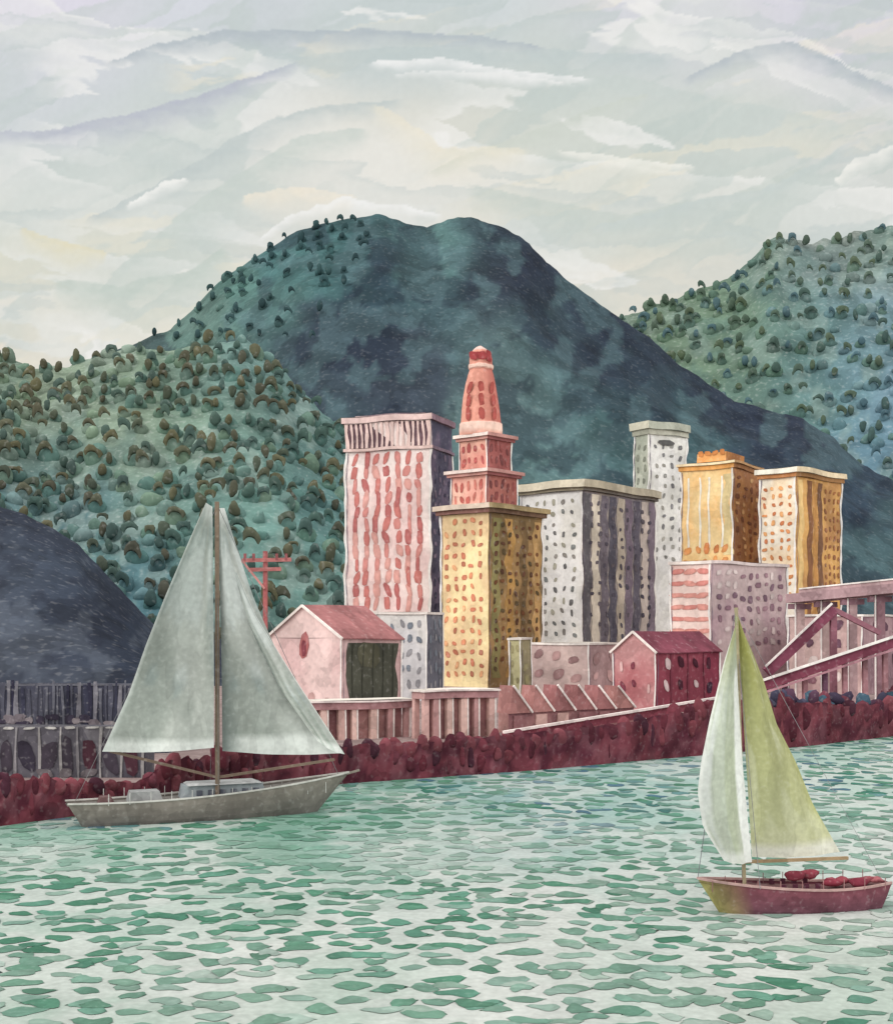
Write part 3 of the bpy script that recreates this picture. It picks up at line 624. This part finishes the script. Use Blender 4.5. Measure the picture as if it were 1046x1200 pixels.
# ---------------------------------------------------------------- quay wall and planting (crimson)
def along(t0):
    for i in range(len(Q)-1):
        (x0,y0),(x1,y1)=Q[i],Q[i+1];k=(t0-CX)/F
        den=(x1-x0)-k*(y1-y0)
        s_=(k*y0-x0)/den if abs(den)>1e-9 else -1
        if 0<=s_<=1:return x0+s_*(x1-x0),y0+s_*(y1-y0)
    return None
crm=[(108,54,64),(94,44,54),(122,68,76),(82,40,50),(114,60,68),(100,54,64),(74,42,54)]
top=[(-40,905),(60,903),(70,912),(160,912),(200,885),(260,876),(395,868),(560,858),(700,846),(760,832),(820,820),(900,818),(1046,820),(1200,820)]
ww=MB();vs=[];cs=[];ps=np.arange(-60,1200,4.0);rows=6
pr=[]
for p in ps:
    r=along(p);pr.append(r)
for i,p in enumerate(ps):
    x,y=pr[i];zt_=Z(interp(top,p),y)*(.78+.16*float(fbm(p/11,0,77,2)))
    for j in range(rows+1):
        z=-.5+(zt_+.5)*j/rows;k=float(sst(.42,.6,fbm(p/16,j*.7,78,3)));k2=float(sst(.5,.58,fbm(p/9,j*.5,79,3)))
        c=S(116,60,70)*(1-k)+S(84,40,52)*k;c=c*(1-.35*k2)+S(134,90,98)*.35*k2
        vs.append((x-.0,y-.5+.25*float(fbm(p/6,j*.8,80,2)),z));cs.append(c)
ww.add(vs,[(i*(rows+1)+j,(i+1)*(rows+1)+j,(i+1)*(rows+1)+j+1,i*(rows+1)+j+1) for i in range(len(ps)-1) for j in range(rows)],cs)
mk("quay_wall",ww,paint(.35,var=.22,fleck=.06),smooth=True)
B=Bulk();p=-60
while p<1160:
    r=along(p)
    x,y=r;zt_=Z(interp(top,p),y)*random.uniform(.86,1.04);st=random.uniform(10,19);wdm=st/F*y
    B.blob((x,y+.1,zt_*.78),(wdm*random.uniform(.5,.75),.5,zt_*random.uniform(.2,.3)),S(*random.choice(crm)),.2)
    if random.random()<.6:B.blob((x+random.uniform(-.5,.5),y-.4,zt_*random.uniform(.3,.6)),(wdm*random.uniform(.3,.5),.18,zt_*random.uniform(.16,.28)),S(*random.choice(crm)),.22)
    p+=st
B.make("quay_hedge",paint(.35,var=.22,fleck=.06))
B=Bulk()
for k in range(70):
    p=880+random.random()*220;r=along(p);y=r[1]+random.uniform(4,10)
    B.blob((X(p,y),y,GZ+random.uniform(1.2,5.5)),(random.uniform(.9,2.0),.7,random.uniform(.8,2.2)),S(*random.choice([(74,72,92),(66,90,106),(112,62,74),(90,64,82),(72,62,82)])),.25)
B.make("shrubbery",paint(.4,var=.2))
mb=MB()
mb.beam((X(590,188),188,Z(858,188)),(X(838,214),214,Z(818,214)),.6,.4,S(236,224,220))
mb.beam((X(590,188.5),188.8,Z(863,188)),(X(838,214.5),214.8,Z(824,214)),.6,1.3,S(136,74,86))
for k in range(14):
    t=k/13;p=(X(590,188)*(1-t)+X(838,214)*t);y=189.5+26*t;mb.beam((p,y,GZ),(p,y,Z(858,188)*(1-t)+Z(818,214)*t),.4,.4,S(140,84,92))
mk("quay_railing",mb,paint(.35),amp=.04)
# left: slate warehouse with ribbed wall, and a low arcaded breakwater in front
e=empty("slate_warehouse");mb=MB();wi=MB();y=172;x0=X(-90,y);x1=X(198,y);zt_=Z(804,y)
ex_=np.array([1.,0]);ny=np.array([0,1.])
wall(mb,np.array([x0,y]),ex_,x1-x0,GZ,zt_,S(84,86,98),S(64,66,80),seg=1.2)
wall(mb,np.array([x0,y+9]),ex_,x1-x0,GZ,zt_,S(92,94,106),S(72,74,88));wall(mb,np.array([x0,y]),ny,9,GZ,zt_,S(92,94,106),S(72,74,88));wall(mb,np.array([x1,y]),ny,9,GZ,zt_,S(92,94,106),S(72,74,88))
mb.add([(x0,y,zt_),(x1,y,zt_),(x1,y+9,zt_),(x0,y+9,zt_)],[(0,1,2,3)],S(80,80,90))
s_=.5
while s_<x1-x0-.3:
    h_=zt_+random.uniform(-.5,.9);c=S(*random.choice([(58,60,76),(78,80,92),(50,50,66),(96,98,108),(116,116,124)]))
    strip(wi,np.array([x0,y]),ex_,ny,s_,GZ+random.uniform(2,4),h_,random.uniform(.25,.65),c,.12+.01*random.random(),.25);s_+=random.uniform(.55,1.0)
for k in range(40):
    dab(wi,np.array([x0,y]),ex_,ny,random.uniform(0,x1-x0),Z(845+random.uniform(-5,4),y),random.uniform(1,2.2),random.uniform(.6,1.2),S(*random.choice([(60,56,70),(110,104,110),(130,124,128)])),.2+.002*k)
M=paint(.35,var=.22,fleck=.15);mk("walls",mb,M,e,amp=.06);mk("ribs",wi,M,e,amp=.06)
e=empty("arcaded_breakwater");mb=MB();wi=MB();y=143;x0=X(-90,y);x1=X(172,y);zt_=Z(852,y)
wall(mb,np.array([x0,y]),ex_,x1-x0,GZ,zt_,S(116,114,120),S(88,86,96),seg=1.0)
mb.box(np.array([x0,y+.02]),ex_,ny,x1-x0,4,GZ,zt_-.02,S(96,94,102))
s_=.8
while s_<x1-x0-1:
    aw=random.uniform(1.2,1.8);dab(wi,np.array([x0,y]),ex_,ny,s_,GZ+(zt_-GZ)*.42,aw,(zt_-GZ)*.7,S(*random.choice([(58,54,66),(70,64,74),(80,52,62)])),.12)
    strip(wi,np.array([x0,y]),ex_,ny,s_+aw*.85,GZ,zt_,.3,S(*random.choice([(136,134,138),(158,156,156)])),.16,.3)
    dab(wi,np.array([x0,y]),ex_,ny,s_+.3,zt_-.1,1.5,.3,S(196,195,192),.2)
    if random.random()<.6:dab(wi,np.array([x0,y]),ex_,ny,s_+random.uniform(-.5,.5),GZ+.6,1.8,1.0,S(*random.choice([(96,52,62),(110,104,108)])),.24)
    s_+=random.uniform(2.0,2.7)
mk("wall",mb,M,e,amp=.06);mk("arches",wi,M,e,amp=.06)
# ---------------------------------------------------------------- boats
def hull(mb,o,dirv,Len,B_,zs0,bowrise,cside,clow,crail,deckc,bowc=None,sternrise=.2):
    o=np.array(o);dv=np.array(dirv,float);dv/=np.linalg.norm(dv);pv=np.array([-dv[1],dv[0]])
    NS,NP=22,7;vs=[];cs=[]
    def st(s):
        b=B_*(1-(1-s/.55)**2)**.8 if s<.55 else B_*(1-.45*((s-.55)/.45)**2)
        zs=zs0+bowrise*(1-s)**2.2+sternrise*max(0,s-.6)**2*4
        return max(b,.02),zs
    for i in range(NS+1):
        s=i/NS;b,zs=st(s)
        for side in(-1,1):
            for k in range(NP):
                ph=k/(NP-1)*math.pi/2;yb=b*math.cos(ph)**.55 if k<NP-1 else 0;z=zs+(-.6-zs)*math.sin(ph)**1.1
                fr=(zs-z)/(zs+.6);x=Len*s+fr*(1-s)**3*Len*.14-fr*max(0,s-.8)*Len*.3
                q=o+dv*x+pv*side*yb;vs.append((q[0],q[1],z))
                c=np.array(S(*cside))*(1-fr)+np.array(S(*clow))*fr
                if bowc is not None and s<.22:c=c*(s/.22)+S(*bowc)*(1-s/.22)
                cs.append(c*random.uniform(.88,1.12))
    row=2*NP;fs=[]
    for i in range(NS):
        for side in(0,1):
            for k in range(NP-1):
                a=i*row+side*NP+k;fs.append((a,a+row,a+row+1,a+1))
    e0=NS*row
    fs.append(tuple([e0+k for k in range(NP)]+[e0+NP+k for k in range(NP-2,-1,-1)]))
    mb.add(vs,fs,cs)
    vs=[]
    for i in range(NS+1):
        s=i/NS;b,zs=st(s)
        for side in(-1,1):
            q=o+dv*Len*s+pv*side*b*.97;vs.append((q[0],q[1],zs-.22))
    mb.add(vs,[(2*i,2*i+1,2*i+3,2*i+2) for i in range(NS)],S(*deckc))
    for side in(-1,1):
        for i in range(NS):
            pts=[]
            for s in(i/NS,(i+1)/NS):
                b,zs=st(s);q=o+dv*Len*s+pv*side*b;pts.append((q[0],q[1],zs+.04))
            mb.beam(pts[0],pts[1],.16,.16,S(*crail))
    return lambda s,v,z:(o[0]+dv[0]*Len*s+pv[0]*v,o[1]+dv[1]*Len*s+pv[1]*v,z)
def sail(mb,d,luff,leech,belly,colf,n=22,m=34,fold=.12,dyl=0):
    la=np.array(luff,float);le=np.array(leech,float)
    def rs(a,t):
        u=np.linspace(0,1,len(a));return np.interp(t,u,a[:,0]),np.interp(t,u,a[:,1])
    vs=[];cs=[]
    for j in range(m+1):
        t=j/m;ax,ay=rs(la,t);bx,by=rs(le,t)
        for i in range(n+1):
            s=i/n;p=ax+(bx-ax)*s;q=ay+(by-ay)*s+math.sin(math.pi*s)*3*t
            dd=d+dyl*s-belly*math.sin(math.pi*s)*math.sin(math.pi*min(1,t*.9+.08))+fold*math.sin(s*17+t*5)*t
            vs.append((X(p,d),dd,Z(q,d)));cs.append(np.clip(colf(s,t),0,.9))
    mb.add(vs,[(j*(n+1)+i,j*(n+1)+i+1,(j+1)*(n+1)+i+1,(j+1)*(n+1)+i) for j in range(m) for i in range(n)],cs)
def lerp(a,b,k):return a*(1-k)+b*k
# left boat
e=empty("sailboat");d=127;hu,sa,rg=MB(),MB(),MB()
bx,by=X(409,134),134.0;sx_,sy_=X(78,122.5),122.5;Ln=math.hypot(bx-sx_,by-sy_)
loc=hull(hu,(bx,by),(sx_-bx,sy_-by),Ln,2.6,2.3,1.9,(140,133,125),(112,108,105),(206,204,198),(124,120,116))
def cab(s0,s1,w_,z0,z1,c,wc=None,mbx=hu):
    p=[loc(s0,-w_,z0),loc(s0,w_,z0),loc(s1,w_,z0),loc(s1,-w_,z0),loc(s0+.015,-w_*.85,z1),loc(s0+.015,w_*.85,z1),loc(s1-.01,w_*.85,z1),loc(s1-.01,-w_*.85,z1)]
    mbx.add(p,[(0,1,5,4),(1,2,6,5),(2,3,7,6),(3,0,4,7),(4,5,6,7)],S(*c))
cab(.32,.62,1.5,2.0,3.7,(146,154,158));cab(.34,.60,1.65,3.72,3.9,(176,178,178));cab(.68,.8,1.3,2.0,3.3,(146,148,148));cab(.2,.27,.9,2.0,3.0,(116,104,102));cab(.84,.9,.9,2.0,2.9,(108,84,84))
for k in range(6):
    s=.36+.04*k
    for v in(-1.5,1.5):
        q=loc(s,v*1.0,2.9);hu.box(np.array([q[0]-.3,q[1]-.09]),np.array([1.,0]),np.array([0,1.]),.6,.18,2.6,3.2,S(84,88,98))
def cl(s,t):
    k=fbm(s*2.6+4,t*2.6,7,3);c=lerp(S(150,158,155),S(188,193,190),float(sst(.42,.56,k)))
    k3=float(sst(.5,.56,fbm(s*4,t*3,27,3)));c=lerp(c,S(166,168,160),k3*.5)
    if t>.95 or s>.965:c=lerp(c,S(224,226,223),.8)
    if t<.08:c=lerp(S(214,216,213),c,t/.08)
    return c*(1+.04*math.sin(s*11+t*2))
sail(sa,126,[(249,594),(250,700),(251,800),(251,876)],[(247,592),(228,635),(200,700),(178,755),(158,812),(128,878)],-1.2,cl,dyl=-2.5)
def cl2(s,t):
    c=cl(1-s*.9,t*1.02)
    if s<.2:c=lerp(S(122,131,128),c,s/.2)  # fold beside the mast, its shade painted into the sail colour
    return c
sail(sa,127.5,[(256,596),(258,700),(260,800),(261,880)],[(257,592),(272,640),(292,700),(318,760),(345,815),(398,886)],1.2,cl2,dyl=3.0)
def cl3(s,t):return cl(s,t)*1.08
sail(sa,129,[(262,640),(290,730),(330,810),(372,868)],[(264,640),(300,722),(350,802),(404,884)],.5,cl3)
xm=X(255,127)
rg.beam((xm,127,1.5),(xm-.05,127,Z(588,127)),.42,.42,S(128,112,98))
for a,b in(((xm,127,3.9+.6),(X(128,124),124,Z(880,124))),((xm,127,4.5),(X(392,130),130,Z(890,130)))):rg.beam(a,b,.25,.28,S(126,108,96))
for q in (.02,.97):rg.beam((xm,127,Z(592,127)),loc(q,0,2.6),.05,.05,S(130,130,132))
for v in(-2.3,2.3):rg.beam((xm,127,Z(640,127)),loc(.5,v,2.4),.05,.05,S(120,120,122))
rg.beam(loc(.02,0,4.0),loc(-.04,0,4.4),.22,.22,S(150,140,130))
for k in range(12):
    for v in(-1,1):
        s=.1+.07*k;vv=v*2.3*min(1,.35+s*1.4);rg.beam(loc(s,vv,2.2),loc(s,vv,3.4),.06,.06,S(196,196,192))
M=paint(.3,var=.16,fleck=.12);mk("hull",hu,M,e);mk("sails",sa,paint(.3,var=.12,fleck=.12,streak=.35),e,smooth=True);mk("mast_and_rigging",rg,M,e)
# right boat
e=empty("sailboat");d=86;hu,sa,rg=MB(),MB(),MB()
bx,by=X(818,84.5),84.8;sx_,sy_=X(1036,87),87.0;Ln=math.hypot(bx-sx_,by-sy_)
loc=hull(hu,(bx,by),(sx_-bx,sy_-by),Ln,1.75,1.55,.9,(122,72,82),(102,72,84),(176,146,142),(124,92,92),(156,150,96),.5)
cab(.38,.66,1.0,1.3,2.3,(132,60,74));cab(.39,.65,1.08,2.32,2.42,(140,78,88));cab(.18,.3,.7,1.5,2.0,(150,142,106))
for k in range(4):
    q=loc(.42+.06*k,-1.0,1.8);hu.box(np.array([q[0]-.15,q[1]-.08]),np.array([1.,0]),np.array([0,1.]),.35,.1,1.65,2.05,S(84,46,60))
    q=loc(.42+.06*k,1.0,1.8);hu.box(np.array([q[0]-.15,q[1]-.02]),np.array([1.,0]),np.array([0,1.]),.35,.1,1.65,2.05,S(84,46,60))
def cm(s,t):
    c=lerp(S(150,150,86),S(188,190,150),float(np.clip(t*1.15-.1+.35*(fbm(s*3,t*4,3)-.5),0,1)))
    if s>.85:c=lerp(c,S(164,166,108),(s-.85)/.15*.7)
    k=float(sst(.5,.55,fbm(s*3+9,t*3,33,3)));c=lerp(c,S(206,208,176),k*.5)
    if t>.96:c=S(218,218,204)
    return c*(1+.04*math.sin(s*13+t*7))
sail(sa,86.2,[(863,716),(868,800),(874,900),(880,1004)],[(864,714),(884,760),(900,800),(915,850),(938,895),(958,945),(990,1002)],1.3,cm,dyl=1.2)
def cj(s,t):
    c=lerp(S(212,216,212),S(186,193,178),float(sst(.4,.6,fbm(s*3.5,t*3,12,3))))
    if t<.3:c=lerp(S(164,166,106),c,t/.3)
    if s<.22 and t>.25:c=lerp(c,S(236,237,234),.85)
    elif s<.5:c=lerp(c,S(176,184,156),.6)
    if s>.93 or t>.96:c=lerp(c,S(230,232,228),.7)
    return c
sail(sa,85.4,[(861,722),(864,800),(870,900),(880,1010)],[(858,724),(842,775),(826,840),(816,890),(812,925),(818,965),(842,1004)],.9,cj,dyl=-1.5)
xm=X(872,86);rg.beam((xm,86,1.2),(X(862,86),86,Z(712,86)),.22,.22,S(160,150,122))
rg.beam((xm,86,Z(1010,86)),(X(994,87),87.2,Z(1006,87)),.2,.22,S(160,138,108))
rg.beam(loc(.0,0,2.4),(X(861,86),86,Z(716,86)),.04,.04,S(120,120,126));rg.beam(loc(.98,0,2.0),(X(862,86),86,Z(716,86)),.025,.025,S(150,150,154))
for v in(-1.6,1.6):rg.beam(loc(.28,v,1.9),(X(864,86),86,Z(760,86)),.03,.03,S(130,130,136))
for k in range(9):
    for v in(-1,1):
        s=.06+.11*k;vv=v*1.62*min(1,.3+s*1.6);rg.beam(loc(s,vv,1.6),loc(s,vv,2.4),.05,.05,S(150,112,112))
B=Bulk()
for s,v,z,r,c in((.70,-.3,1.9,.55,(132,56,70)),(.77,.3,1.85,.5,(142,68,78)),(.84,-.4,1.9,.5,(122,52,66)),(.9,.2,1.95,.45,(144,78,86)),(.6,.2,2.5,.6,(136,62,74)),(.5,-.2,2.5,.6,(122,54,66)),(.95,-.2,1.95,.35,(160,98,104))):
    B.blob(loc(s,v,z),(r*1.3,r,r*.65),S(*c),.25)
M=paint(.2,var=.18,fleck=.1);mk("hull",hu,M,e);mk("sails",sa,paint(.2,var=.12,fleck=.1,streak=.35),e,smooth=True);mk("mast_and_rigging",rg,M,e);B.make("deck_gear",M,e)
print("done")
